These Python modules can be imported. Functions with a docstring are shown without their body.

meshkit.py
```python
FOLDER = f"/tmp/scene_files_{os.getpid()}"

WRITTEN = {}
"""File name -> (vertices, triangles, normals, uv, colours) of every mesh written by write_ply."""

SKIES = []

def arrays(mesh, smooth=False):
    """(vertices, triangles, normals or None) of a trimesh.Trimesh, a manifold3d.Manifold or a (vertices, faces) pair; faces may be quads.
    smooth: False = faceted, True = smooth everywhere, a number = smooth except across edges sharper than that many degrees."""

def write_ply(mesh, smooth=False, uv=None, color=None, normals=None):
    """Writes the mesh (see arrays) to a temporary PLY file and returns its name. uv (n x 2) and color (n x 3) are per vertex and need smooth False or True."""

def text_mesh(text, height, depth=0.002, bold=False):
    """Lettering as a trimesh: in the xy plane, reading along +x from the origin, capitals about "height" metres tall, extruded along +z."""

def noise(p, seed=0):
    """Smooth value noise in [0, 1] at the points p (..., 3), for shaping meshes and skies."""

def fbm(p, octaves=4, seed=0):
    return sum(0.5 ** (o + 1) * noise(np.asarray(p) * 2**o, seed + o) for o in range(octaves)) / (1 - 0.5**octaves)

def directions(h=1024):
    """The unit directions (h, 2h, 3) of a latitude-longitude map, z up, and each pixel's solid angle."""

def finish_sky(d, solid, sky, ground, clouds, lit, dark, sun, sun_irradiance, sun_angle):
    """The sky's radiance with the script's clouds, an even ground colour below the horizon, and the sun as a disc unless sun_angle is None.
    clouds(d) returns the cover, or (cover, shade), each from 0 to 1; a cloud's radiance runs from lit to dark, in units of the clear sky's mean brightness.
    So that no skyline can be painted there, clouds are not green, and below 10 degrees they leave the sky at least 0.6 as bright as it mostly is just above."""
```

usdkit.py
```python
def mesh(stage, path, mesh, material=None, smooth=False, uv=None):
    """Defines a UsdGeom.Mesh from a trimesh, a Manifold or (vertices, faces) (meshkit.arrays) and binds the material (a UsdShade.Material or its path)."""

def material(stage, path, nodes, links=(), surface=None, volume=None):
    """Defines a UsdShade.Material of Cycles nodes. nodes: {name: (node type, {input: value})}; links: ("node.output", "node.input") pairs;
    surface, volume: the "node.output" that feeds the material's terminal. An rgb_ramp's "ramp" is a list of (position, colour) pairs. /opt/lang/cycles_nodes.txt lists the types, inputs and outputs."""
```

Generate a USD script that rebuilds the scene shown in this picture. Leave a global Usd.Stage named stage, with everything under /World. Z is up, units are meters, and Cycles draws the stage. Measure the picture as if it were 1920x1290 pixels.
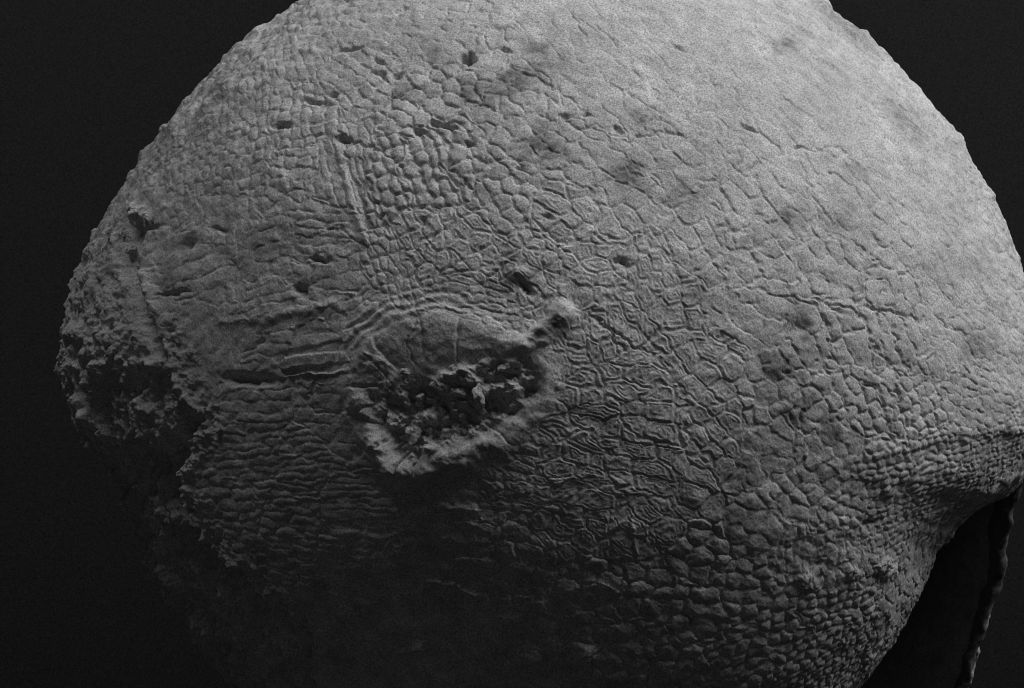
import math
import numpy as np
import trimesh
import usdkit
from meshkit import noise, fbm
from scipy.spatial import cKDTree
from pxr import Usd, UsdGeom, UsdLux, UsdShade, Gf, Sdf, Vt

stage = Usd.Stage.CreateInMemory()
UsdGeom.SetStageUpAxis(stage, UsdGeom.Tokens.z)
UsdGeom.SetStageMetersPerUnit(stage, 1.0)
UsdGeom.Xform.Define(stage, '/World')
UsdGeom.Scope.Define(stage, '/World/Looks')
rng = np.random.default_rng(7)

# ------------------------------------------------------------------ camera
# the ball has radius 1 about the origin; the photograph shows it 915 of its 1920 pixels in radius, centred at (1045, 781)
S, CX, CY = 915.0, 1045.0, 781.0
DIST = 40.0
cam = UsdGeom.Camera.Define(stage, '/World/camera')
cam.AddTranslateOp().Set(Gf.Vec3d((960 - CX) / S, -DIST, (CY - 645) / S))
cam.AddRotateXYZOp().Set(Gf.Vec3f(90, 0, 0))
cam.CreateHorizontalApertureAttr(36.0)
cam.CreateVerticalApertureAttr(36.0 * 688 / 1024)
cam.CreateFocalLengthAttr(36.0 * DIST / (1920 / S))
cam.CreateClippingRangeAttr(Gf.Vec2f(1, 200))
cam.CreateExposureAttr(0.0)


# ------------------------------------------------------------------ lamps
def lamp(name, pos, target, width, height, intensity):
    pos, target = np.array(pos, float), np.array(target, float)
    z = (pos - target) / np.linalg.norm(pos - target)
    x = np.cross([0, 0, 1.0], z); x /= np.linalg.norm(x)
    y = np.cross(z, x)
    m = Gf.Matrix4d(*x, 0, *y, 0, *z, 0, *pos, 1)
    l = UsdLux.RectLight.Define(stage, '/World/' + name)
    l.AddTransformOp().Set(m)
    l.CreateWidthAttr(width); l.CreateHeightAttr(height)
    l.CreateIntensityAttr(intensity)
    l.CreateColorAttr(Gf.Vec3f(1, 1, 1))
    return l


lamp('key_lamp', (4.5, -1.6, 6.6), (0, 0, 0), 5.0, 5.0, 9.2)
lamp('fill_lamp', (-3.2, -1.6, 8.6), (0, 0, 0), 4.0, 4.0, 4.7)
lamp('front_fill', (-3.0, -13.0, -3.0), (0, 0, 0), 10.0, 10.0, 0.14)  # weak fill added to lift the dark side
lamp('side_fill', (6.0, 2.0, 3.0), (0, 0, 0), 2.0, 2.0, 7.5)  # added to brighten the right edge of the ball

# ------------------------------------------------------------------ materials
LK = '/World/Looks/'


def metal(name, base, grain=0.42, bump=0.35, rough=0.62):
    return usdkit.material(stage, LK + name, {
        'geo': ('geometry', {}),
        'fine': ('noise_texture', {'scale': 300.0, 'detail': 1.5, 'roughness': 0.7}),
        'mid': ('noise_texture', {'scale': 26.0, 'detail': 5.0, 'roughness': 0.62}),
        'big': ('noise_texture', {'scale': 5.0, 'detail': 3.0, 'roughness': 0.55}),
        'fr': ('map_range', {'from_min': 0.34, 'from_max': 0.66, 'to_min': 1 - grain, 'to_max': 1 + grain, 'clamp': True}),
        'mr': ('map_range', {'from_min': 0.3, 'from_max': 0.7, 'to_min': 0.78, 'to_max': 1.17, 'clamp': True}),
        'br': ('map_range', {'from_min': 0.3, 'from_max': 0.7, 'to_min': 0.86, 'to_max': 1.12, 'clamp': True}),
        'st': ('attribute', {'attribute': 'stain'}),
        'sr': ('map_range', {'from_min': 0.0, 'from_max': 1.0, 'to_min': 1.0, 'to_max': 0.25, 'clamp': True}),
        'm1': ('math', {'math_type': 'multiply'}),
        'm2': ('math', {'math_type': 'multiply'}),
        'm3': ('math', {'math_type': 'multiply'}),
        'm4': ('math', {'math_type': 'multiply', 'value2': base}),
        'col': ('combine_color', {}),
        'hsum': ('math', {'math_type': 'multiply_add', 'value2': 0.35}),
        'bump': ('bump', {'strength': bump, 'distance': 0.006}),
        'p': ('principled_bsdf', {'roughness': rough, 'specular_ior_level': 0.3, 'diffuse_roughness': 0.6}),
    }, [
        ('geo.position', 'fine.vector'), ('geo.position', 'mid.vector'), ('geo.position', 'big.vector'),
        ('fine.fac', 'fr.value'), ('mid.fac', 'mr.value'), ('big.fac', 'br.value'), ('st.fac', 'sr.value'),
        ('fr.result', 'm1.value1'), ('mr.result', 'm1.value2'),
        ('m1.value', 'm2.value1'), ('br.result', 'm2.value2'),
        ('m2.value', 'm3.value1'), ('sr.result', 'm3.value2'),
        ('m3.value', 'm4.value1'),
        ('m4.value', 'col.r'), ('m4.value', 'col.g'), ('m4.value', 'col.b'),
        ('fine.fac', 'hsum.value1'), ('mid.fac', 'hsum.value3'), ('hsum.value', 'bump.height'),
        ('bump.normal', 'p.normal'), ('col.color', 'p.base_color'),
    ], surface='p.BSDF')


M_METAL = metal('grey_metal', 0.42)
M_RUBBLE = metal('broken_metal', 0.40, bump=0.6, rough=0.7)
M_DARK = metal('shaded_edge_metal', 0.08)  # base lowered so the web edge reads as shaded
M_WEB = metal('shaded_web_metal', 0.26)  # darker copy of the metal, shade on the sheet put into its colour
M_BACK = usdkit.material(stage, LK + 'dark_backdrop', {
    'geo': ('geometry', {}),
    'fine': ('noise_texture', {'scale': 260.0, 'detail': 1.5, 'roughness': 0.7}),
    'fr': ('map_range', {'from_min': 0.3, 'from_max': 0.7, 'to_min': 0.008, 'to_max': 0.0175, 'clamp': True}),
    'col': ('combine_color', {}),
    'p': ('principled_bsdf', {'roughness': 0.95, 'specular_ior_level': 0.0}),
}, [('geo.position', 'fine.vector'), ('fine.fac', 'fr.value'), ('fr.result', 'col.r'), ('fr.result', 'col.g'), ('fr.result', 'col.b'),
    ('col.color', 'p.base_color')], surface='p.BSDF')

# ------------------------------------------------------------------ helpers
taken = {}


def free(path):
    n = taken.get(path, 0)
    taken[path] = n + 1
    return path if n == 0 else f'{path}_{n:03d}'


def vnormals(v, f):
    n = np.zeros_like(v)
    fn = np.cross(v[f[:, 1]] - v[f[:, 0]], v[f[:, 2]] - v[f[:, 0]])
    for k in range(3):
        for c in range(3):
            n[:, c] += np.bincount(f[:, k], fn[:, c], len(v))
    return n / np.maximum(np.linalg.norm(n, axis=1, keepdims=True), 1e-12)


def put(parent, name, v, f, mat, normals=None, stain=None):
    path = free(f'{parent}/{name}')
    m = UsdGeom.Mesh.Define(stage, path)
    m.CreatePointsAttr(Vt.Vec3fArray.FromNumpy(np.ascontiguousarray(v, np.float32)))
    m.CreateFaceVertexCountsAttr(Vt.IntArray.FromNumpy(np.full(len(f), 3, np.int32)))
    m.CreateFaceVertexIndicesAttr(Vt.IntArray.FromNumpy(np.ascontiguousarray(f, np.int32).ravel()))
    m.CreateSubdivisionSchemeAttr('none')
    if normals is None:
        normals = vnormals(v, f)
    m.CreateNormalsAttr(Vt.Vec3fArray.FromNumpy(np.ascontiguousarray(normals, np.float32)))
    m.SetNormalsInterpolation('vertex')
    s = np.zeros(len(v), np.float32) if stain is None else np.asarray(stain, np.float32)
    UsdGeom.PrimvarsAPI(m).CreatePrimvar('stain', Sdf.ValueTypeNames.FloatArray, 'vertex').Set(Vt.FloatArray.FromNumpy(s))
    UsdShade.MaterialBindingAPI.Apply(m.GetPrim()).Bind(mat)
    return m.GetPrim()


def tag(p, **kw):
    for k, x in kw.items():
        p.SetCustomDataByKey(k, x)


def sub(v, f, keep, extra):
    """The faces f[keep] as a mesh of their own, with the arrays in extra cut the same way."""
    g = f[keep]
    u, inv = np.unique(g, return_inverse=True)
    return v[u], inv.reshape(-1, 3), [e[u] for e in extra]


def smooth(a, b, x):
    t = np.clip((x - a) / (b - a), 0, 1)
    return t * t * (3 - 2 * t)


def seg_dist(X, Y, pts, closed=False):
    """Distance to a polyline and the position along it (0 to 1)."""
    pts = np.asarray(pts, float)
    if closed:
        pts = np.vstack([pts, pts[:1]])
    best, along = np.full(X.shape, 1e9), np.zeros(X.shape)
    n = len(pts) - 1
    for i in range(n):
        a, d = pts[i], pts[i + 1] - pts[i]
        t = np.clip(((X - a[0]) * d[0] + (Y - a[1]) * d[1]) / (d @ d), 0, 1)
        q = np.hypot(X - a[0] - t * d[0], Y - a[1] - t * d[1])
        m = q < best
        best = np.where(m, q, best); along = np.where(m, (i + t) / n, along)
    return best, along


def inside(X, Y, pts):
    pts = np.asarray(pts, float)
    r = np.zeros(X.shape, bool)
    for (x0, y0), (x1, y1) in zip(pts, np.roll(pts, -1, 0)):
        if y0 == y1:
            continue
        r ^= ((y0 > Y) != (y1 > Y)) & (X < (x1 - x0) * (Y - y0) / (y1 - y0) + x0)
    return r


# ------------------------------------------------------------------ setting
# added wide dark backdrop, rounded so its tone falls off downwards under the lamps
prof = [(12.0, -20.0)] + [(6.0 - 4.0 * math.cos(math.radians(t)), -.92 + 4.0 * math.sin(math.radians(t))) for t in np.linspace(-70, 90, 65)] + [(30.0, 3.08)]
prof = np.array(prof)
xs = np.linspace(-26, 26, 27)
bv = np.stack([np.repeat(xs[None], len(prof), 0).ravel(), np.repeat(prof[:, 0], 27), np.repeat(prof[:, 1], 27)], 1)
idx = np.arange(len(prof) * 27).reshape(-1, 27)
q = np.stack([idx[:-1, :-1], idx[:-1, 1:], idx[1:, 1:], idx[1:, :-1]], -1).reshape(-1, 4)
bf = np.vstack([q[:, [0, 1, 2]], q[:, [0, 2, 3]]])
b = put('/World', 'background', bv, bf, M_BACK)
tag(b, kind='structure')

# ------------------------------------------------------------------ the ball: a grid on an equal-area chart of the sphere
PIX = 1 / 488.0


def axis(lo, lo_mid, hi_mid, hi, far):
    """Grid lines: about a pixel apart where the skin faces the viewer, wider towards the limb, coarse behind it."""
    x, out = -far, []
    while x < far:
        out.append(x)
        h = np.interp(x, [-far, lo - .02, lo, lo_mid - .1, lo_mid, hi_mid, hi_mid + .1, hi, hi + .02, far], [.05, .03, 1.65 * PIX, 1.6 * PIX, 1.05 * PIX, 1.05 * PIX, 1.6 * PIX, 1.65 * PIX, .03, .05])
        x += h
    return np.array(out)


ua, va = axis(-1.46, -.72, .95, 1.36, 1.74), axis(-1.46, -.75, .62, .80, 1.74)
U, V = np.meshgrid(ua, va)
rL = np.hypot(U, V)
ok = rL < 1.75
number = np.full(U.shape, -1); number[ok] = np.arange(ok.sum())
quad = np.stack([number[:-1, :-1], number[1:, :-1], number[1:, 1:], number[:-1, 1:]], -1).reshape(-1, 4)
quad = quad[(quad >= 0).all(1)]
F = np.vstack([quad[:, [0, 1, 2]], quad[:, [0, 2, 3]]])
U, V, rL = U[ok], V[ok], rL[ok]
theta = 2 * np.arcsin(rL / 2)
rho, front = np.sin(theta), np.cos(theta)
k = np.where(rL > 1e-9, rho / np.maximum(rL, 1e-9), 1.0)
dx, dy = U * k, V * k                                    # right and down on the unit sphere
phi = np.degrees(np.arctan2(dy, dx))                     # 0 to the right, 90 down

# outline of the ball, by angle
OUT = np.array([(-180, 1.012), (-171, 1.022), (-165, 1.022), (-150, 1.003), (-135, .998), (-120, .996), (-90, .995), (-60, 1.0), (-40, 1.0), (-25, .998),
                (-17, 1.0), (-12, 1.01), (-7, 1.02), (-2, 1.03), (1.5, 1.02), (4.5, .99), (8, .962), (10, .935), (12, .893), (14, .865), (16, .847), (19.6, .828), (42, .835), (60, .86), (90, .90), (130, .93), (165, .975), (180, 1.012)])


def outline(phi):
    return np.interp(phi, OUT[:, 0], OUT[:, 1])


far = np.clip(rho, 0, 1) ** (6 - 3 * smooth(0, 14, phi) * smooth(120, 70, phi)) * smooth(-0.6, 0.1, front) + smooth(0.1, -0.6, front)
sc = 1 + (outline(phi) - 1) * far
X, Y = CX + S * dx * sc, CY + S * dy * sc                # where each point of the face lies, in pixels of the face
PX, PY = CX + S * U, CY + S * V                          # equal-area coordinates for patterns
D3 = np.stack([dx, -front, -dy], 1)                      # world directions
vis = smooth(-0.25, 0.0, front)


def chart(x, y):
    """Equal-area coordinates of the point seen at (x, y)."""
    a, b = (x - CX) / S, (y - CY) / S
    r = min(math.hypot(a, b), 0.9999)
    l = 2 * math.sin(math.asin(r) / 2) / max(r, 1e-9)
    return CX + S * a * l, CY + S * b * l


n1 = fbm(D3 * 9, 4, 3) - .5
n2 = fbm(D3 * 28, 4, 11) - .5
n3 = fbm(D3 * 80, 3, 17) - .5
wx, wy = (fbm(D3 * 22, 3, 31) - .5), (fbm(D3 * 22, 3, 47) - .5)
wx2, wy2 = (fbm(D3 * 70, 2, 61) - .5), (fbm(D3 * 70, 2, 77) - .5)

# colonies of dendrites: x, y, angle of the arms, length and width of a cell, jitter, depth of the grooves, their width, ripples, share of grooves present, doming
COL = [
    # top and upper right: smooth, fine broken cracks
    (720, 60, 20, 60, 34, .8, 2.2, 3.0, 0, .45, .5), (880, 60, 15, 60, 40, .8, 2.6, 3.0, 0, .55, .6), (1060, 60, 60, 62, 44, .8, 2.2, 2.6, 0, .5, .5),
    (1240, 70, 52, 80, 48, .8, 1.8, 2.4, 0, .42, .3), (1420, 60, 45, 90, 60, .8, 1.2, 2.2, 0, .32, .3), (1560, 140, 50, 90, 50, .8, 1.2, 2.2, 0, .32, .3),
    (1320, 200, 75, 90, 55, .8, 2.4, 2.4, 0, .5, .4), (1480, 260, 48, 90, 52, .8, 2.0, 2.4, 0, .45, .4), (1640, 260, 42, 80, 46, .8, 1.4, 2.4, 0, .36, .3),
    (1740, 330, 50, 70, 40, .8, 1.4, 2.4, 0, .36, .3), (1790, 480, 60, 60, 36, .8, 1.6, 2.4, 0, .42, .4), (1860, 620, 20, 40, 26, .8, 1.8, 2.6, 0, .55, .5),
    (1600, 400, 40, 84, 52, .8, 3.0, 2.8, 0, .62, .5), (1420, 390, 55, 74, 48, .8, 3.0, 2.8, 0, .7, .5), (1280, 300, 50, 70, 46, .8, 2.6, 2.8, 0, .6, .5),
    (1140, 200, 40, 64, 46, .8, 2.8, 2.8, 0, .6, .6),
    # upper left: rounded cells in rows
    (560, 110, 65, 46, 28, .6, 2.4, 3.2, 0, .55, .8), (450, 190, 75, 44, 26, .6, 2.6, 3.2, 0, .6, .8), (360, 300, 80, 40, 26, .6, 3.2, 3.4, 0, .7, 1.0),
    (300, 400, 70, 46, 34, .8, 3.0, 4.0, 0, .6, 1.0), (470, 320, 90, 40, 32, .7, 4.2, 3.6, 0, .9, 1.4), (560, 230, 80, 48, 36, .8, 4.4, 3.8, 0, .8, 1.3),
    (680, 140, 40, 50, 34, .8, 3.4, 3.6, 0, .6, 1.0), (540, 350, 10, 40, 32, .7, 4.0, 3.4, 0, .85, 1.4), (440, 430, 80, 60, 40, .8, 2.6, 3.6, 0, .6, 1.0),
    (655, 340, 72, 150, 25, .4, 4.0, 3.4, 0, .95, 1.2), (725, 350, 72, 44, 27, .35, 4.4, 3.4, 0, .95, 1.6), (620, 440, 6, 62, 22, .4, 3.6, 3.2, 0, .9, 1.3),
    (800, 330, 66, 42, 32, .5, 4.6, 3.8, 0, .95, 1.9), (860, 300, 62, 44, 38, .6, 4.8, 3.8, 0, .95, 1.9), (820, 210, 35, 52, 40, .7, 4.4, 3.6, 0, .8, 1.3),
    (960, 250, 30, 62, 46, .8, 4.0, 3.4, 0, .75, 1.0), (960, 360, 55, 48, 36, .7, 4.0, 3.2, .2, .9, 1.3), (1080, 300, 30, 66, 46, .8, 3.6, 3.2, 0, .8, .9),
    # middle: polygons and nested contour lines
    (800, 470, 62, 46, 34, .7, 3.0, 2.8, .8, 1, .6), (880, 480, 42, 50, 38, .7, 3.0, 2.8, .7, 1, .6), (740, 500, 70, 36, 20, .5, 2.6, 2.8, .3, .9, .8),
    (1060, 410, 40, 54, 42, .7, 3.6, 3.0, .6, 1, .8), (1000, 490, 45, 42, 32, .8, 2.8, 2.6, .7, 1, .7), (1170, 410, 35, 54, 46, .8, 3.0, 2.8, .3, .95, .7),
    (1110, 500, 10, 44, 38, .8, 2.6, 2.6, .8, 1, .5), (1200, 520, 88, 62, 34, .5, 2.4, 2.6, .8, 1, .5), (1290, 460, 60, 56, 44, .7, 2.8, 2.8, .3, .95, .6),
    (1260, 590, 85, 58, 46, .7, 2.8, 2.6, .8, 1, .5), (1150, 620, 86, 80, 42, .6, 2.6, 2.6, 1, 1, .4), (1060, 640, 85, 46, 30, .7, 2.2, 2.6, 1, 1, .4),
    (1180, 700, 4, 120, 44, .6, 3.0, 2.6, 1, 1, .4), (1110, 770, 5, 70, 40, .7, 3.0, 2.6, 1, 1, .5), (1230, 770, 8, 84, 48, .7, 3.2, 2.6, .9, 1, .5),
    (1080, 850, 10, 74, 36, .7, 2.8, 2.6, 1, 1, .4), (1200, 870, 12, 110, 40, .6, 3.0, 2.6, 1, 1, .4), (1100, 930, 4, 130, 36, .6, 3.0, 2.6, 1, 1, .4),
    (1080, 1000, 30, 66, 48, .8, 3.4, 2.8, .8, 1, .6), (1190, 980, 40, 80, 46, .7, 3.2, 2.8, .9, 1, .6), (1320, 700, 45, 66, 52, .8, 3.2, 2.8, .6, 1, .6),
    (1330, 800, 50, 60, 46, .8, 3.4, 3.0, .7, 1, .7), (1320, 900, 35, 74, 54, .8, 3.4, 3.0, .5, .95, .8), (960, 870, 8, 70, 26, .6, 2.4, 2.8, .6, 1, .6),
    # right of the middle: larger plates, deep cracks
    (1420, 500, 60, 62, 48, .8, 3.6, 3.0, .1, .9, .7), (1540, 500, 60, 66, 46, .8, 3.4, 2.8, 0, .75, .6), (1400, 600, 30, 84, 60, .8, 3.4, 3.0, .2, .95, .6),
    (1500, 650, 65, 90, 56, .7, 4.4, 3.4, 0, .9, .8), (1590, 620, 68, 110, 58, .7, 4.8, 3.2, 0, .95, .7), (1680, 640, 66, 90, 46, .7, 4.2, 3.0, 0, .85, .6),
    (1760, 640, 50, 70, 40, .8, 2.4, 2.8, 0, .6, .5), (1430, 730, 55, 66, 50, .8, 4.0, 3.4, .2, .9, .9), (1520, 760, 60, 56, 44, .8, 4.4, 3.6, 0, .85, 1.0),
    (1620, 750, 66, 50, 34, .6, 4.4, 3.2, 0, .9, 1.0), (1700, 760, 68, 40, 34, .6, 3.8, 3.0, 0, .9, .9), (1800, 740, 15, 42, 26, .7, 2.4, 2.8, 0, .7, .6),
    (1440, 830, 50, 56, 44, .8, 4.2, 3.4, .3, .9, 1.0), (1540, 850, 40, 46, 36, .8, 4.2, 3.6, 0, .9, 1.2),
    # lower right: beads and scales
    (1650, 880, -10, 30, 24, .6, 4.0, 3.6, 0, 1, 1.7), (1750, 880, -10, 27, 20, .5, 3.6, 3.4, 0, 1, 1.6), (1850, 870, -10, 24, 18, .5, 3.0, 3.2, 0, 1, 1.4),
    (1600, 960, 20, 40, 32, .7, 4.4, 3.8, 0, .9, 1.6), (1700, 970, -12, 30, 24, .7, 3.4, 3.6, 0, .9, 1.3), (1500, 930, 40, 48, 38, .8, 4.8, 3.8, 0, .95, 1.7),
    (1420, 980, 25, 62, 46, .8, 5.0, 4.0, .1, .95, 1.8), (1500, 1040, 85, 46, 26, .6, 4.4, 3.8, 0, .85, 1.3), (1580, 1060, 60, 44, 34, .8, 4.0, 3.8, 0, .8, 1.3),
    (1400, 1090, 15, 58, 40, .8, 5.2, 4.0, 0, .95, 2.0), (1320, 1040, 20, 64, 46, .8, 5.0, 3.8, .3, .95, 1.6), (1300, 1140, 15, 66, 44, .8, 5.2, 4.2, 0, .9, 2.0),
    (1470, 1160, 10, 46, 36, .8, 5.0, 4.0, 0, .95, 2.0), (1560, 1160, 0, 36, 28, .7, 4.6, 3.8, 0, .95, 1.8), (1400, 1240, -10, 50, 34, .8, 4.8, 4.0, 0, .9, 1.8),
    (1540, 1250, -15, 36, 26, .8, 4.4, 4.0, 0, .9, 1.6), (1270, 1250, 0, 60, 40, .8, 4.8, 4.2, 0, .8, 1.8),
    # below the crater: dim, sparse bumps
    (840, 950, 3, 160, 22, .6, 2.6, 2.8, .5, .9, .6), (850, 1040, 6, 100, 30, .8, 3.4, 3.4, .2, .8, 1.0), (980, 1060, 10, 74, 46, .8, 4.2, 3.4, .3, .8, 1.2),
    (1100, 1100, 12, 76, 44, .8, 4.4, 3.8, .3, .8, 1.4), (1200, 1100, 12, 70, 44, .8, 4.8, 3.8, .3, .85, 1.4), (900, 1140, 10, 80, 46, .8, 4.2, 4.2, 0, .7, 1.4),
    (1050, 1200, 8, 80, 50, .8, 4.6, 4.2, 0, .7, 1.6), (1180, 1210, 8, 70, 46, .8, 4.8, 4.2, 0, .8, 1.7), (800, 1220, -12, 90, 50, .8, 4.0, 4.4, 0, .6, 1.4),
    (700, 1100, 5, 90, 34, .8, 3.2, 3.8, 0, .7, 1.0), (1000, 1320, 5, 80, 50, .8, 4.0, 4.2, 0, .7, 1.4),
    # left: smooth metal with fine level lines
    (500, 480, -8, 90, 46, .8, 2.4, 3.4, 0, .55, .6), (400, 500, -12, 100, 50, .8, 3.0, 4.0, 0, .5, .6), (640, 500, -5, 110, 44, .8, 2.6, 3.4, 0, .6, .7),
    (520, 600, -10, 130, 26, .7, 2.2, 3.0, 0, .7, .5), (400, 640, 80, 90, 30, .8, 1.6, 3.4, 0, .45, .4), (600, 660, -2, 110, 17, .7, 2.6, 3.0, 0, .9, .7),
    (500, 740, -3, 120, 26, .7, 2.2, 3.2, 0, .7, .6), (620, 780, 2, 120, 40, .8, 2.4, 3.0, 0, .8, .5), (580, 860, -3, 110, 17, .7, 2.8, 3.0, 0, .95, .8),
    (480, 860, -5, 100, 22, .8, 2.6, 3.2, 0, .8, .8), (660, 920, 0, 120, 17, .7, 2.8, 3.0, 0, .95, .8), (560, 980, 3, 90, 20, .8, 2.8, 3.2, 0, .9, .8),
    (640, 1030, 5, 100, 20, .7, 2.8, 3.2, 0, .9, .8), (450, 960, 0, 60, 30, .8, 3.0, 3.8, 0, .8, 1.0), (680, 600, -25, 90, 24, .7, 2.4, 3.0, .2, .8, .5),
    (880, 545, 10, 50, 18, .8, 2.2, 2.6, .5, .9, .6),
]
cpos = np.array([chart(min(max(c[0], CX - 900), CX + 900), c[1]) for c in COL])
# the rest of the ball, out of the picture, carries the same kind of cells
extra = []
for i in range(140):
    t, r = rng.uniform(0, 2 * np.pi), np.sqrt(rng.uniform(0, 1)) * 1.78
    p = np.array([CX + S * r * math.cos(t), CY + S * r * math.sin(t)])
    if np.min(np.hypot(*(cpos - p).T)) > 150:
        extra.append((p, (0, 0, rng.uniform(-90, 90), rng.uniform(50, 90), rng.uniform(30, 50), .8, 3.4, 3.6, 0, .7, 1.2)))
cpos = np.vstack([cpos] + [e[0][None] for e in extra])
COL = COL + [e[1] for e in extra]

WX, WY = PX + wx * 60 + wx2 * 8, PY + wy * 60 + wy2 * 8
cd, ci = cKDTree(cpos).query(np.stack([WX, WY], 1), k=2)
colony = ci[:, 0]
cedge = (cd[:, 1] ** 2 - cd[:, 0] ** 2) / (2 * np.linalg.norm(cpos[ci[:, 1]] - cpos[ci[:, 0]], axis=1))

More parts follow.
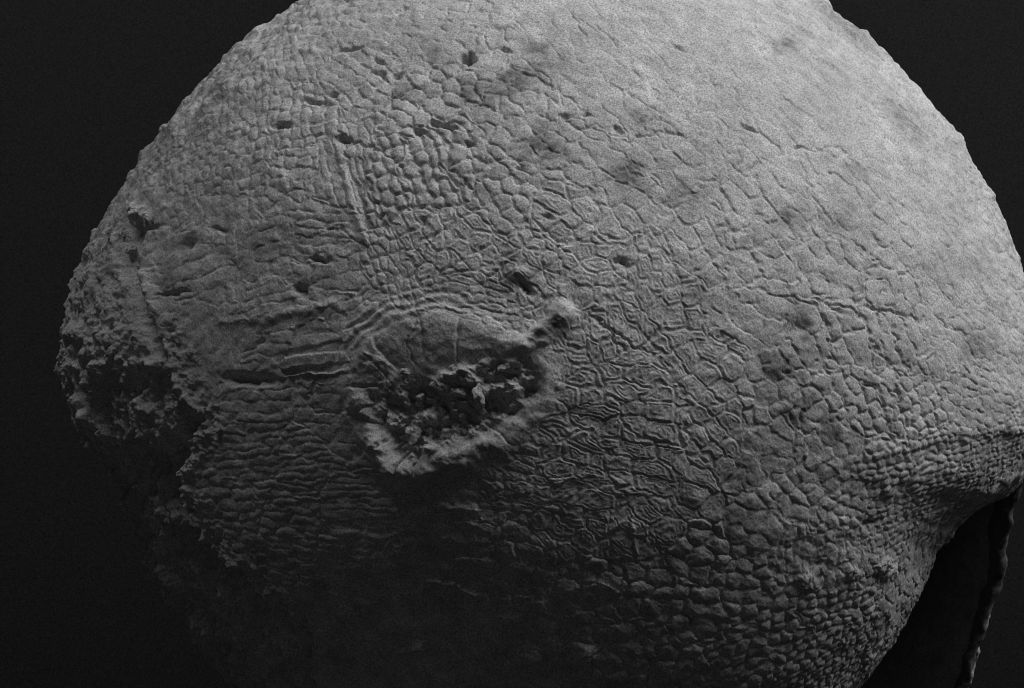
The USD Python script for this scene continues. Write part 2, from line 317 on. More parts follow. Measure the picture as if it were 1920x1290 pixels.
cells = np.zeros(len(U), np.int64)
H = np.zeros(len(U))                                     # relief in pixels of the face
broken = fbm(D3 * 34, 3, 91)
broken2 = fbm(D3 * 60, 2, 151)
maze = fbm(D3 * 46, 2, 119)
for c, (cx_, cy_, ang, la, lb, jit, dep, gw, rip, share, dome) in enumerate(COL):
    la, lb = la * .74, lb * .73
    if rip:
        dep, rip = dep * .8, rip * 1.35
    if cx_ < 700 and cy_ < 480:
        dep, dome, share = dep * .7, dome * .55, share * .9
    if cx_ > 1380 and cy_ > 820:
        dome, dep, gw = dome * .8, dep * .6, gw * 1.2
    scal = 5 if dome > 1.25 and cx_ > 1380 and cy_ > 820 else 7 if cx_ < 760 else 11 if rip < .3 else 10
    m = np.nonzero(colony == c)[0]
    if not len(m):
        continue
    a = math.radians(ang)
    x, y = PX[m] - cpos[c, 0] + wx[m] * 20 + wx2[m] * scal, PY[m] - cpos[c, 1] + wy[m] * 20 + wy2[m] * scal
    s, t = (x * math.cos(a) + y * math.sin(a)) / la, (-x * math.sin(a) + y * math.cos(a)) / lb
    i0, i1, j0, j1 = int(s.min()) - 2, int(s.max()) + 3, int(t.min()) - 2, int(t.max()) + 3
    r = np.random.default_rng(1000 + c)
    gi, gj = np.meshgrid(np.arange(i0, i1), np.arange(j0, j1))
    jit *= .45 if rip else .38 if cx_ < 760 else .55
    shift = np.cumsum(r.choice([0, .5, .2, -.3], p=[.25, .35, .2, .2], size=j1 - j0))[gj - j0]
    ss = gi + shift + jit * r.uniform(-.5, .5, gi.shape)
    tt = gj + .75 * jit * r.uniform(-.5, .5, gi.shape)
    keep = r.uniform(size=gi.shape) > (.06 if cx_ < 760 else .12)
    seeds = np.stack([(ss * la)[keep], (tt * lb * 1.0)[keep]], 1)
    # distances in a metric that squeezes the long side, so cells keep straight sides and rounded ends
    met = np.array([1 / math.sqrt(la / lb), math.sqrt(la / lb)])
    d, n = cKDTree(seeds * met).query(np.stack([s * la, t * lb], 1) * met, k=2)
    e = (d[:, 1] ** 2 - d[:, 0] ** 2) / (2 * np.linalg.norm((seeds[n[:, 1]] - seeds[n[:, 0]]) * met, axis=1))
    e = np.minimum(e, cedge[m])
    pair = (np.minimum(n[:, 0], n[:, 1]) * 7919 + np.maximum(n[:, 0], n[:, 1]) * 104729) % 1000 / 1000.0     # which grooves are open
    on = smooth(share + .12, share - .12, pair * .55 + (broken[m] - .5) * 1.5 + .22) if share < 1 else 1.0
    on = .12 + .88 * on
    w = gw * (.48 + .62 * broken[m])
    on = on * smooth(.22, .62, broken2[m] + .1 * (rip > .3))
    size = math.sqrt(la * lb)
    h = -dep * on * np.exp(-(e / w) ** 2)
    h += dome * ((1 - np.exp(-e / (size * .16))) * 1.1 + (2.0 if scal == 5 else 1.6) * np.maximum(0, 1 - (d[:, 0] / (size * .62)) ** 2))
    if rip:
        lam = 9.0
        ph = e + (maze[m] - .5) * 15 * smooth(4, 12, e)
        h += rip * (.95 * np.exp(-((e - 4.6) / 2.0) ** 2) + .85 * np.cos(2 * np.pi * (ph - 4.6) / lam) * smooth(4, 8, e) * np.exp(-e / 60) * smooth(.2, .4, broken[m] + .12))
    off = r.normal(0, 1, len(seeds)) * (.25 + .28 * dome)
    tl = .03 * min(1, 45 / la)
    tx, ty = r.normal(0, tl, len(seeds)), r.normal(0, .026, len(seeds)) + .02 * (dome > 1.5)
    q0 = n[:, 0]
    h += (off[q0] + (tx[q0] * (s * la - seeds[q0, 0]) + ty[q0] * (t * lb - seeds[q0, 1]))) * smooth(0, 5, e)
    H[m] = h * (.62 if cx_ > 1380 and cy_ > 820 else .8 if cy_ > 900 else .85)
    cells[m] = c * 100000 + n[:, 0]

# ---- crater
CREST = [(672, 722), (698, 658), (755, 622), (830, 610), (890, 626), (950, 645), (1005, 655), (1024, 700), (1018, 745), (985, 785), (940, 828), (890, 850), (840, 862), (785, 884), (745, 876), (712, 832), (682, 778)]
near = np.nonzero((np.abs(X - 850) < 330) & (np.abs(Y - 735) < 300) & (front > .3))[0]
xn, yn = X[near] + wx[near] * 22 + wx2[near] * 3, Y[near] + wy[near] * 22 + wy2[near] * 3
cdist, _ = seg_dist(xn, yn, CREST, True)
cin = inside(xn, yn, CREST)
ca = np.degrees(np.arctan2(yn - 742, xn - 850)) % 360
angs = np.array([0, 30, 60, 100, 130, 160, 180, 205, 235, 270, 300, 330, 360])
rimH = np.interp(ca, angs, [9, 14, 22, 25, 23, 20, 16, 17, 18, 18, 16, 12, 9])
wout = np.interp(ca, angs, [22, 22, 22, 22, 22, 22, 26, 34, 44, 44, 40, 30, 22])
win = np.interp(ca, angs, [44, 54, 76, 84, 80, 60, 60, 70, 78, 78, 70, 54, 44])
sd = np.where(cin, -cdist, cdist)
outside = rimH * np.exp(-(np.maximum(sd, 0) / wout) ** 2)
shelf = np.interp(ca, angs, [4, 4, 4, 6, 12, 22, 44, 62, 66, 46, 26, 8, 4])
wall = smooth(0, 1, np.clip((-sd - shelf) / win, 0, 1))
rub = (fbm(D3[near] * 34, 4, 301) - .5) * 84 + n3[near] * 14
# slabs of crust tipped at the left of the rim
r = np.random.default_rng(5)
slab = np.array([(700, 690), (770, 650), (830, 640), (700, 760), (735, 840), (690, 800), (800, 870), (900, 640), (960, 655)])
sdv, sn = cKDTree(slab).query(np.stack([xn, yn], 1), k=2)
sedge = (sdv[:, 1] ** 2 - sdv[:, 0] ** 2) / (2 * np.linalg.norm(slab[sn[:, 1]] - slab[sn[:, 0]], axis=1))
sh = np.array([2, 0, 1, 2, 6, -6, 5, 0, 2.0])[sn[:, 0]]
stx, sty = np.array([.02, 0, 0, -.04, .05, 0, 0, 0, 0.])[sn[:, 0]], np.array([0, 0, 0, -.05, .06, .10, .0, .0, .0])[sn[:, 0]]
slabh = (sh + stx * (xn - slab[sn[:, 0], 0]) + sty * (yn - slab[sn[:, 0], 1])) * smooth(0, 4, sedge) - 3 * np.exp(-(sedge / 3) ** 2)
slabm = smooth(26, 0, sd) * smooth(-70, -40, sd) * smooth(1000, 860, xn)
rough = smooth(40, -5, sd)
deep = np.interp(ca, angs, [6, 9, 10, 10, 11, 10, 8, 6, 4, 3, 3, 4, 5])
inn_shelf = (rimH + .16 * np.clip(sd, -70, 0)) * (1 - wall) - deep * wall
inn_lip = rimH * np.exp(-(np.minimum(sd + 8, 0) / 24) ** 2) - deep * smooth(8, 60, -sd)
lipm = smooth(5, 40, ca) * smooth(195, 160, ca)
inn = inn_shelf * (1 - lipm) + inn_lip * lipm + rub * (smooth(.12, .6, wall) * (1 - lipm) + smooth(20, 46, -sd) * lipm)

ch = np.where(sd > 0, outside, inn) + slabh * slabm + rough * (n2[near] * 7 + n3[near] * 3) * smooth(120, 330, (ca + 150) % 360)
lower = smooth(20, 60, ca) * smooth(200, 140, ca)
ch += lower * np.exp(-((sd - 2) / 16) ** 2) * ((fbm(D3[near] * 15, 3, 401) - .5) * 26 + n2[near] * 6)
spd, spa = seg_dist(xn, yn, [(985, 650), (1025, 625), (1056, 590)])
sp = 24 * np.exp(-(spd / 22) ** 4) * (.8 + n2[near])
ch = np.maximum(ch, sp * (sd > -10) + ch * (sd <= -10))
keepcell = smooth(4, 34, sd) * (1 - np.exp(-(spd / 26) ** 4))
H[near] = H[near] * keepcell + ch
# furrows that follow the upper left of the rim
fur = np.exp(-((sd - 40) / 26) ** 2) * smooth(185, 210, ca) * smooth(290, 260, ca)
H[near] += fur * 2.2 * np.sin(sd / 3.1 + n1[near] * 14)
crater = np.zeros(len(U), np.int8)
cr = np.where((sd <= 0) & np.where(lipm > .5, -sd > 24, wall > .35), 2, np.where(sd < wout * .8, 1, 0))
cr[(spd < 26) & (cr == 0)] = 1
crater[near] = cr

# ---- broken left side
FRAC = [(95, 720), (150, 702), (215, 690), (300, 682), (332, 650), (345, 720), (402, 800), (350, 885), (368, 960), (425, 1040), (485, 1095), (590, 1165), (640, 1600), (-400, 1600), (-300, 760)]
FLAP = [(248, 400), (268, 520), (318, 640), (305, 686), (120, 702), (60, 620), (160, 440)]
lf = np.nonzero((X < 760) & (Y > 330) & (front > -.6))[0]
xl, yl = X[lf] + wx[lf] * 50 + wx2[lf] * 16, Y[lf] + wy[lf] * 50 + wy2[lf] * 16
fd, _ = seg_dist(xl, yl, FRAC, True)
fs = np.where(inside(xl, yl, FRAC), -fd, fd)
rec = smooth(0, -30, fs)
ease = .12 + .88 * smooth(690, 900, yl - .3 * (330 - xl))
pd_, _ = seg_dist(xl, yl, FLAP, True)
pm = smooth(8, -14, np.where(inside(xl, yl, FLAP), -pd_, pd_))
lump = fbm(D3[lf] * 30, 5, 203) - .5
H[lf] = H[lf] * (1 - rec) * (1 - .6 * pm) + rec * (ease * (-58 - .12 * np.minimum(np.maximum(-fs, 0), 260)) + lump * 50 + n3[lf] * 6 + n1[lf] * 60) + pm * (lump * 30 + n3[lf] * 8 + 3)
chd, _ = seg_dist(X[lf], Y[lf], [(262, 420), (246, 480), (262, 545), (300, 645), (312, 670)])
H[lf] -= 26 * np.exp(-(chd / (11 + 8 * (lump + .5))) ** 2)
H[lf] += 12 * np.exp(-(seg_dist(X[lf], Y[lf], [(275, 520), (300, 620), (335, 705), (385, 785)])[0] / 14) ** 2)
hol = seg_dist(xl, yl, [(190, 745), (250, 725), (310, 735)])[0]
H[lf] -= 20 * np.exp(-(hol / 34) ** 2)
edge = np.exp(-((fs - 10) / 22) ** 2)
H[lf] += edge * (lump * 26 + n3[lf] * 12)
broken_side = np.zeros(len(U), bool)
broken_side[lf[(rec > .5)]] = True
flap = np.zeros(len(U), bool)
flap[lf[(pm > .5) & (rec <= .5)]] = True

# ---- pits, bumps, cracks, ledges
PITS = [(880, 117, 13, 9, -20, 26), (535, 243, 13, 7, -10, 12), (835, 245, 22, 6, 12, 13), (630, 183, 10, 6, 0, 10), (748, 150, 14, 8, -35, 9), (712, 125, 10, 5, 20, 8), (722, 152, 18, 5, 25, 9),
        (662, 100, 26, 4, -15, 6), (590, 196, 22, 6, 12, 10), (752, 30, 16, 6, -25, 6), (945, 102, 12, 5, 15, 7), (572, 546, 13, 10, 20, 16), (362, 462, 24, 15, -30, 14), (335, 550, 32, 6, -9, 14),
        (478, 712, 44, 9, 3, 20), (448, 704, 13, 10, 0, 10), (495, 642, 9, 6, -30, 9), (420, 432, 16, 7, 10, 9), (290, 428, 22, 6, -15, 13), (605, 492, 20, 6, 8, 11), (650, 272, 12, 7, 0, 11),
        (790, 255, 14, 7, 20, 10), (880, 280, 10, 6, 0, 9), (975, 325, 10, 6, 10, 10), (1060, 225, 9, 6, 0, 8), (1095, 225, 8, 6, 0, 8), (1155, 250, 9, 6, 0, 8), (1420, 97, 10, 6, 20, 6),
        (1265, 98, 16, 5, 35, 8), (1395, 250, 16, 5, 28, 8), (1490, 282, 7, 5, 0, 6), (985, 542, 20, 8, 42, 15), (1160, 495, 18, 9, 15, 11), (1025, 415, 12, 6, -10, 10), (330, 625, 12, 6, 0, 9),
        (385, 960, 10, 8, 0, 9), (1530, 1050, 12, 10, 0, 10), (1620, 975, 16, 9, -20, 9), (800, 425, 14, 8, 30, 8), (1555, 585, 16, 6, 12, 9), (1490, 610, 14, 20, 20, 7), (1615, 720, 10, 6, 0, 9)]
for (px, py, ra, rb, an, dp) in PITS:
    ra, rb, dp = (ra, rb, dp) if dp > 15 else (ra * .95, rb * .8, dp * 1.7) if px < 900 and py < 300 else (ra * .85, rb * .75, dp)
    m = np.nonzero((np.abs(X - px) < 4 * ra) & (np.abs(Y - py) < 4 * ra) & (front > 0))[0]
    a = math.radians(an)
    x, y = X[m] - px + wx2[m] * 14 + wx[m] * 12, Y[m] - py + wy2[m] * 14 + wy[m] * 12
    s, t = (x * math.cos(a) + y * math.sin(a)) / ra, (-x * math.sin(a) + y * math.cos(a)) / rb
    H[m] -= (1.9 if dp > 20 else .8 + .5 * ((px * 13 + py * 7) % 10) / 10) * dp * np.exp(-(s * s + t * t) ** (1.6 if dp > 20 else 1.1))
BUMPS = [(265, 408, 17, 15), (248, 470, 10, 10), (1548, 8, 18, 12), (1574, 26, 10, 6), (1625, 62, 14, 5), (1793, 262, 13, 4), (1852, 368, 10, 5), (1790, 250, 24, 3), (305, 240, 8, 6), (243, 325, 10, 6),
         (972, 518, 15, 12), (545, 345, 18, 5), (150, 630, 18, 16), (205, 635, 16, 14), (160, 520, 16, 6), (1655, 915, 16, 5), (1450, 680, 26, 6), (1480, 760, 24, 5), (1735, 1250, 10, 6),
         (650, 258, 12, 5), (790, 1200, 16, 9), (1095, 1215, 20, 10), (1500, 1080, 18, 8), (1655, 1060, 20, 9), (990, 1215, 22, 8), (1590, 1070, 14, 6)]
for (px, py, ra, hp) in BUMPS:
    m = np.nonzero((np.abs(X - px) < 3 * ra) & (np.abs(Y - py) < 3 * ra) & (front > -.3))[0]
    q = np.hypot(X[m] - px + wx2[m] * 14, Y[m] - py + wy2[m] * 14) / ra
    H[m] += hp * np.exp(-q ** 3)
CRACKS = [([(1318, 130), (1328, 170), (1334, 232), (1360, 250)], 2.2, 4.5), ([(1365, 168), (1392, 220)], 2.0, 3.5), ([(1445, 225), (1488, 280), (1520, 290), (1560, 282), (1600, 318)], 2.2, 5),
          ([(1380, 245), (1425, 265), (1455, 292)], 2.6, 5), ([(1490, 315), (1520, 380), (1550, 425)], 2.6, 6), ([(1515, 320), (1538, 380)], 2.0, 4), ([(1540, 330), (1590, 352), (1605, 390)], 2.4, 5),
          ([(1320, 120), (1350, 118), (1385, 115)], 2, 3.5), ([(1360, 310), (1395, 338)], 2.6, 5), ([(1300, 345), (1340, 350), (1355, 375)], 2.6, 5), ([(1410, 395), (1405, 420), (1380, 440)], 2.6, 5),
          ([(1540, 572), (1580, 578), (1605, 600), (1620, 650)], 3.4, 8), ([(1600, 575), (1640, 582), (1690, 592), (1712, 605)], 3.0, 8), ([(1470, 560), (1520, 580), (1545, 620), (1560, 660)], 3.2, 7),
          ([(1620, 650), (1650, 670), (1655, 690)], 3.6, 7), ([(1660, 615), (1675, 660), (1695, 695)], 2.8, 7), ([(1735, 590), (1780, 620), (1810, 630)], 2.4, 5), ([(1620, 440), (1640, 465), (1660, 462)], 2.4, 5),
          ([(1630, 720), (1650, 780), (1660, 830)], 3.0, 7), ([(1660, 715), (1680, 775), (1700, 800)], 3.0, 6), ([(590, 745), (602, 700)], 2.2, 5), ([(575, 740), (600, 772), (660, 770)], 2.2, 5),
          ([(770, 530), (820, 440), (845, 430)], 2.0, 4.5), ([(1100, 590), (1190, 655), (1235, 610)], 2.4, 6), ([(1130, 615), (1170, 660)], 2.0, 5), ([(900, 540), (960, 490)], 2.2, 5),
          ([(640, 258), (700, 285), (745, 305)], 2.4, 6), ([(655, 300), (690, 390), (705, 430)], 2.4, 6), ([(680, 300), (715, 390), (735, 440)], 2.4, 6), ([(1070, 35), (1100, 95)], 2, 4), ([(1110, 50), (1155, 100)], 2, 4),
          ([(870, 60), (945, 58), (945, 100)], 2, 4), ([(910, 60), (915, 100), (960, 105)], 2, 4), ([(590, 445), (640, 430), (700, 470)], 2, 3), ([(750, 845), (765, 820)], 2, 5), ([(700, 660), (745, 735)], 2.4, 6), ([(772, 905), (790, 868), (800, 840)], 2.4, 7), ([(712, 835), (750, 815)], 2.4, 7), ([(790, 600), (775, 650), (790, 690)], 1.8, 3),
          ([(664, 775), (742, 738)], 2.6, 8), ([(1165, 270), (1240, 255), (1280, 268)], 2.2, 5), ([(840, 985), (700, 975)], 2, 3)]
for pts, w, dp in CRACKS:
    dp *= .5 if pts[0][0] > 1290 and pts[0][1] < 450 else .6 if pts[0][0] > 1400 else .85
    p = np.array(pts, float)
    m = np.nonzero((X > p[:, 0].min() - 14) & (X < p[:, 0].max() + 14) & (Y > p[:, 1].min() - 14) & (Y < p[:, 1].max() + 14) & (front > 0))[0]
    d, al = seg_dist(X[m] + wx2[m] * 16 + wx[m] * 14, Y[m] + wy2[m] * 16 + wy[m] * 14, p)
    H[m] -= dp * np.exp(-(d / (w * (.7 + .6 * broken[m]))) ** 2) * (.5 + .5 * smooth(0, .12, al) * smooth(1, .88, al))
# ridges that stand proud
RIDGES = [([(755, 943), (800, 938), (850, 944), (895, 945)], 3.4, 6), ([(430, 606), (500, 598), (570, 585), (640, 572)], 9, 4), ([(632, 262), (672, 400), (690, 450)], 8, 4), ([(760, 1210), (795, 1195), (812, 1210)], 7, 10),
          ([(800, 1082), (850, 1085), (890, 1105)], 4, 6), ([(1060, 1098), (1110, 1080), (1150, 1098)], 6, 4),
          ([(820, 985), (860, 970), (900, 978)], 3, 4), ([(1130, 990), (1178, 955), (1188, 1030)], 3, 2.5)]
for pts, w, hp in RIDGES:
    p = np.array(pts, float)
    m = np.nonzero((X > p[:, 0].min() - 30) & (X < p[:, 0].max() + 30) & (Y > p[:, 1].min() - 30) & (Y < p[:, 1].max() + 30) & (front > 0))[0]
    d, al = seg_dist(X[m] + wx2[m] * 10, Y[m] + wy2[m] * 10 + wy[m] * 12, p)
    H[m] += hp * np.exp(-(d / w) ** 2)
# the fold on the right: below the line the skin lies lower
ly = np.interp(X, [1500, 1600, 1770, 1920, 2050], [880, 862, 826, 800, 780]) + n1 * 20 + wy2 * 12
H += smooth(1540, 1720, X) * vis * (-3 * smooth(-3, 9, Y - ly) + 1.5 * np.exp(-((Y - ly + 8) / 14) ** 2))
lb = np.interp(X, [500, 700, 1000, 1300, 1560, 1700, 1850], [1090, 1064, 1036, 1022, 985, 950, 900]) + n1 * 60 + wy2 * 16
H -= 4 * smooth(-12, 30, Y - lb) * smooth(520, 760, X) * smooth(1850, 1560, X) * vis
# drawn lines along the upper limb
limb = smooth(.80, .93, rho) * smooth(-30, -60, phi) * smooth(-175, -140, phi) * vis
H += limb * 2.6 * np.sin(theta * 95 + n1 * 9) * smooth(-.1, .25, n1 + n2 * .5)
# large swell and fine roughness everywhere
H += n1 * 16 * (.35 + .65 * smooth(.5, 1, rho)) + n2 * 6 * (1 - .4 * smooth(.3, 1, dx)) + n3 * 2.6 + (smooth(.86, 1, rho) * n2 * 12)

POS = np.stack([dx * sc, -front * (1 + .0 * sc), -dy * sc], 1)
NRM = vnormals(POS, F)
P = POS + NRM * (H / S)[:, None]
NRM = vnormals(P, F)

# ---- stains: darker deposit on the metal
ST = np.zeros(len(U))
for (px, py, ra, rb, an, k_) in [(1002, 95, 18, 14, 20, .5), (970, 160, 58, 18, -22, .5), (890, 178, 40, 12, 8, .4), (905, 205, 22, 10, -20, .4), (1020, 285, 30, 18, 10, .5), (1012, 255, 20, 12, 60, .35), (1178, 328, 20, 24, 10, .55),
                                 (1280, 372, 30, 20, 20, .35), (1450, 682, 30, 26, 20, .5), (1490, 760, 28, 20, -30, .5), (1538, 802, 18, 18, 0, .45), (1485, 608, 14, 34, -20, .4), (1470, 412, 16, 12, 0, .45), (1465, 82, 20, 12, 20, .35),
                                 (815, 105, 14, 22, 0, .3), (835, 132, 24, 12, 0, .3), (1210, 228, 26, 14, 20, .4), (1040, 610, 18, 22, 0, .4), (420, 160, 24, 14, -45, .3), (320, 250, 12, 12, 0, .3), (975, 520, 26, 16, 40, .3),
                                 (1380, 880, 26, 14, 0, .3), (1300, 560, 40, 14, 0, .25), (500, 470, 60, 30, -20, .25), (1560, 420, 18, 14, 0, .35), (1600, 330, 22, 10, 30, .3),
                                 (1690, 230, 40, 14, 45, .3), (1590, 60, 60, 14, 40, .3), (1830, 640, 30, 16, 20, .3), (1700, 690, 26, 16, 20, .25), (1370, 960, 40, 22, 0, .3), (760, 180, 30, 12, -20, .3)]:
    ra, rb = ra * 1.3, rb * 1.35
    m = np.nonzero((np.abs(X - px) < 3 * max(ra, rb)) & (np.abs(Y - py) < 3 * max(ra, rb)) & (front > 0))[0]
    a = math.radians(an)
    x, y = X[m] - px + wx[m] * 40 + wx2[m] * 16, Y[m] - py + wy[m] * 40 + wy2[m] * 16
    s, t = (x * math.cos(a) + y * math.sin(a)) / ra, (-x * math.sin(a) + y * math.cos(a)) / rb
    ST[m] = np.maximum(ST[m], 2.0 * k_ * np.exp(-(s * s + t * t) ** 1.1) * (.85 + n3[m] * 1.6))
ST = np.clip(ST, 0, .85)

# ---- split the skin into its pieces
ball = UsdGeom.Xform.Define(stage, '/World/metal_spherule')
BALL = '/World/metal_spherule'
tag(ball.GetPrim(), label='rough grey metal spherule with cellular skin and a burst crater, against dark background', category='metal ball')
f0 = F[:, 0]
fc, fcell = crater[f0], cells[f0]
fcent = np.stack([X[f0], Y[f0]], 1)
facing = NRM[f0, 1] < 0
inframe = (fcent[:, 0] > 0) & (fcent[:, 0] < 1920) & (fcent[:, 1] > 0) & (fcent[:, 1] < 1290) & (front[f0] > 0)
kind = np.where(fc == 2, 2, np.where(fc == 1, 1, np.where(broken_side[f0], 3, np.where(flap[f0], 4, 0))))
area = np.abs(np.cross(np.stack([X[F[:, 1]] - X[f0], Y[F[:, 1]] - Y[f0]], 1), np.stack([X[F[:, 2]] - X[f0], Y[F[:, 2]] - Y[f0]], 1))) / 2
skin = kind == 0
uc, inv = np.unique(fcell, return_inverse=True)
tot = np.bincount(inv, area * (skin & inframe), len(uc))
big = np.argsort(-tot)[:300]
rank = np.full(len(uc), -1); rank[big] = np.arange(len(big))
fr_ = np.where(skin, rank[inv], -1)
order = np.argsort(fr_, kind='stable')
srt = fr_[order]
bounds = np.searchsorted(srt, np.arange(len(big) + 1))
for i in range(len(big)):
    sel = order[bounds[i]:bounds[i + 1]]
    if len(sel):
        v, f, (nn, st) = sub(P, F, sel, [NRM, ST])
        put(BALL, 'surface_grain', v, f, M_METAL, nn, st)
v, f, (nn, st) = sub(P, F, skin & (fr_ < 0), [NRM, ST])
p = put(BALL, 'small_grains', v, f, M_METAL, nn, st)
tag(p, kind='stuff')
for kk, nm, lb, mt in ((1, 'crater_rim', 'raised torn rim of the burst crater', M_METAL), (2, 'crater_cavity', 'dark rubble filled hollow of the crater', M_RUBBLE),
                       (3, 'fractured_side', 'crumbled recessed lower left side in shadow', M_RUBBLE), (4, 'broken_flap', 'rough broken lip on the left edge', M_METAL)):
    v, f, (nn, st) = sub(P, F, kind == kk, [NRM, ST])
    p = put(BALL, nm, v, f, mt, nn, st)
    tag(p, label=lb)

# ---- the far side closes the ball
ico = trimesh.creation.icosphere(5)
iv = np.array(ico.vertices)
ip = np.degrees(np.arctan2(-iv[:, 2], iv[:, 0]))
ir = np.hypot(iv[:, 0], iv[:, 2])
isc = 1 + (outline(ip) - 1) * np.where(iv[:, 1] > 0, 1, ir ** 4)
iv = np.stack([iv[:, 0] * isc, iv[:, 1], iv[:, 2] * isc], 1) * (0.84 + .145 * smooth(.05, .6, iv[:, 1]))[:, None]
iv += iv * ((fbm(iv * 9, 4, 3) - .5) * .03)[:, None]
back = np.array(ico.vertices)[np.array(ico.faces)].mean(1)[:, 1] > .1
v, f, _ = sub(iv, np.array(ico.faces), back, [])
put(BALL, 'rear_shell', v, f, M_RUBBLE)

# ------------------------------------------------------------------ fragments lodged in the hollows
tree = cKDTree(np.stack([X, Y], 1)[front > .02])
front_ids = np.nonzero(front > .02)[0]


def fragment(name, px, py, r, seed, sink=.35, mat=M_RUBBLE, flat=.75):
    i = front_ids[tree.query([px, py])[1]]
    g = np.random.default_rng(seed)
    m = trimesh.creation.icosphere(3)
    v = np.array(m.vertices)
    for _ in range(7):                                   # broken faces
        d = g.normal(size=3); d /= np.linalg.norm(d)
        o = v @ d - g.uniform(.45, .8)
        v -= np.maximum(o, 0)[:, None] * d
    v *= g.uniform(.7, 1.2, 3)
    v += v * ((fbm(v * 2.2 + seed, 5, seed) - .5) * (.95 if r > 7 else .6))[:, None]
    v *= r / S
    v += P[i] + D3[i] * (r / S) * (1 - 2 * sink) * flat
    put(BALL, name, v, np.array(m.faces), mat)


g = np.random.default_rng(21)
for (px, py, r) in [(862, 735, 17), (900, 738, 20), (945, 690, 11), (885, 712, 10), (830, 772, 14), (868, 778, 11), (905, 770, 10), (790, 745, 12), (770, 770, 13), (805, 800, 12), (840, 815, 13), (785, 815, 15),
                    (870, 805, 9), (735, 722, 10), (820, 720, 12), (925, 780, 10), (895, 800, 9), (960, 720, 9), (850, 690, 9), (910, 690, 8), (765, 700, 9), (815, 835, 12), (755, 795, 10)]:
    fragment('crater_fragment', px, py, r, int(g.integers(1, 9999)), .42, flat=1.0)
for (px, py, r) in [(180, 845, 9), (172, 815, 8), (250, 815, 16), (262, 828, 12), (215, 770, 9), (330, 760, 12), (318, 742, 9), (240, 740, 8), (285, 790, 9), (300, 840, 9), (350, 770, 10), (340, 905, 8), (210, 715, 8),
                    (360, 950, 9), (405, 1005, 8), (445, 1050, 8), (468, 1078, 10), (390, 975, 9), (395, 770, 10), (420, 800, 12), (225, 660, 12), (150, 655, 14), (195, 625, 15), (265, 405, 13), (285, 412, 10), (248, 468, 9),
                    (238, 440, 8), (220, 600, 10), (160, 575, 9), (275, 585, 9)]:
    fragment('edge_fragment', px, py, r, int(g.integers(1, 9999)), .4)
for (px, py, r) in [(1712, 978, 5), (1655, 1052, 6), (1608, 1238, 6), (1590, 1062, 6), (905, 965, 5), (560, 615, 5), (1500, 850, 5)]:
    fragment('surface_fragment', px, py, r, int(g.integers(1, 9999)), .3)

# ------------------------------------------------------------------ the torn web under the neck at the right: a drawn sheet with a thick edge
line = np.array([(1935, 830), (1912, 880), (1897, 935), (1889, 985), (1880, 1040), (1870, 1090), (1856, 1150), (1838, 1220), (1815, 1300), (1785, 1390), (1740, 1500)], float)
tt = np.linspace(0, 1, 240)
lx, ly_ = np.interp(tt, np.linspace(0, 1, len(line)), line[:, 0]), np.interp(tt, np.linspace(0, 1, len(line)), line[:, 1])
ker = np.hanning(25); ker /= ker.sum()
lx = np.convolve(np.pad(lx, 12, 'edge'), ker, 'valid'); ly_ = np.convolve(np.pad(ly_, 12, 'edge'), ker, 'valid')
ex, ez = (lx - CX) / S, (CY - ly_) / S
ang = np.linspace(0, 2 * np.pi, 40, endpoint=False)
rad = np.interp(tt, [0, .15, .4, .7, 1], [.036, .024, .017, .012, .009])
depth0 = np.interp(tt, [0, .3, 1], [.10, .20, .45])
tv = np.stack([ex[:, None] + np.cos(ang) * rad[:, None], depth0[:, None] + np.sin(ang) * rad[:, None] * 1.6, np.repeat(ez[:, None], 40, 1)], -1).reshape(-1, 3)
tv[:, 0] += (fbm(tv * 9, 4, 5) - .5) * .045 + (fbm(tv * np.array([34, 34, 22]), 3, 6) - .5) * .018
tv[:, 1] += (fbm(tv * 20, 3, 9) - .5) * .015
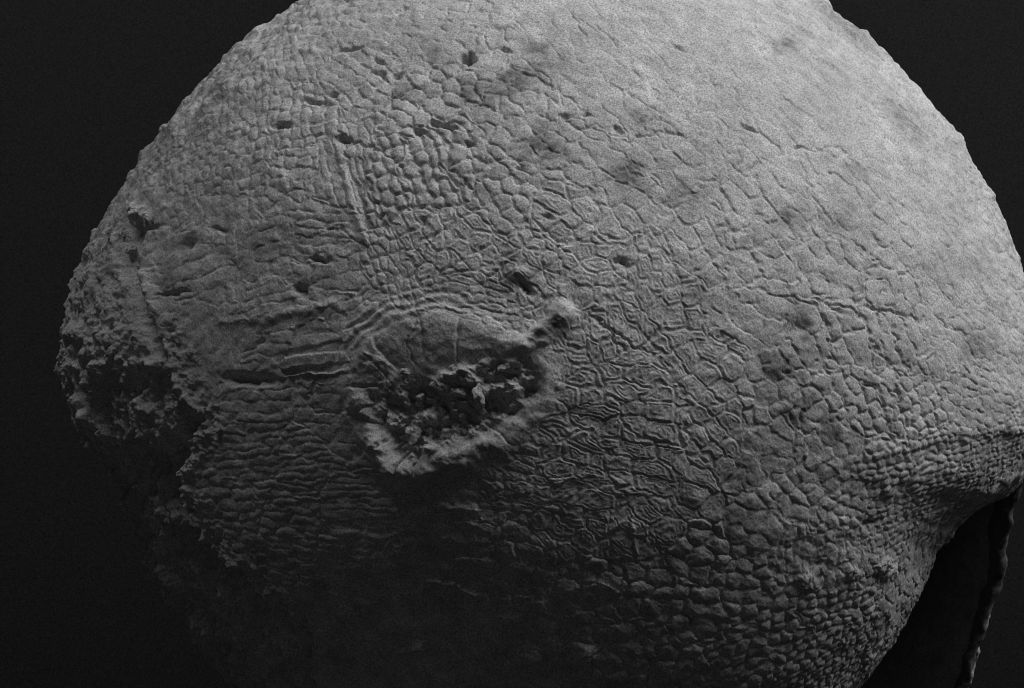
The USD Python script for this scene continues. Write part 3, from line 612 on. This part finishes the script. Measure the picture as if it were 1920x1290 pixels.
ii, jj = np.meshgrid(np.arange(239), np.arange(40), indexing='ij')
a_, b_, c_, d_ = ii * 40 + jj, ii * 40 + (jj + 1) % 40, (ii + 1) * 40 + (jj + 1) % 40, (ii + 1) * 40 + jj
tf = np.vstack([np.stack([a_.ravel(), c_.ravel(), b_.ravel()], 1), np.stack([a_.ravel(), d_.ravel(), c_.ravel()], 1)])
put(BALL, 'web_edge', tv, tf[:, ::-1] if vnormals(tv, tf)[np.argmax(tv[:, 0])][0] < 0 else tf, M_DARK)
# the sheet runs from the edge back to the ball behind the gap, hollow towards the viewer
ww = np.linspace(0, 1, 60)
left = (CX + 560 - CX) / S
sx = ex[:, None] * (1 - ww) + (ex[:, None] - .42) * ww
sy = depth0[:, None] + .42 * np.sin(ww * np.pi / 2)[None, :] + .02
sz = np.repeat(ez[:, None], 60, 1)
sv = np.stack([sx, np.broadcast_to(sy, sx.shape), sz], -1).reshape(-1, 3)
sv[:, 1] += (fbm(sv * 14, 4, 15) - .5) * .06
ii, jj = np.meshgrid(np.arange(239), np.arange(59), indexing='ij')
a_ = ii * 60 + jj
one = np.vstack([np.stack([a_, a_ + 1, a_ + 61], -1).reshape(-1, 3), np.stack([a_, a_ + 61, a_ + 60], -1).reshape(-1, 3)])
nn = vnormals(sv, one)
sgn = 1 if nn[:, 1].mean() > 0 else -1
thick = sv + nn * sgn * .014
N = len(sv)
fr1 = one if sgn < 0 else one[:, ::-1]                  # viewer side
both = np.vstack([fr1, fr1[:, ::-1] + N])
cnt = {}
e = np.sort(np.vstack([one[:, [0, 1]], one[:, [1, 2]], one[:, [2, 0]]]), 1)
ue, c = np.unique(e, axis=0, return_counts=True)
rim = ue[c == 1]
both = np.vstack([both, np.stack([rim[:, 0], rim[:, 1], rim[:, 1] + N], 1), np.stack([rim[:, 0], rim[:, 1] + N, rim[:, 0] + N], 1)])
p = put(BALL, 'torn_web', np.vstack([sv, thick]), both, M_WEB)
tag(p, label='thin drawn sheet of metal in shadow under the right side')
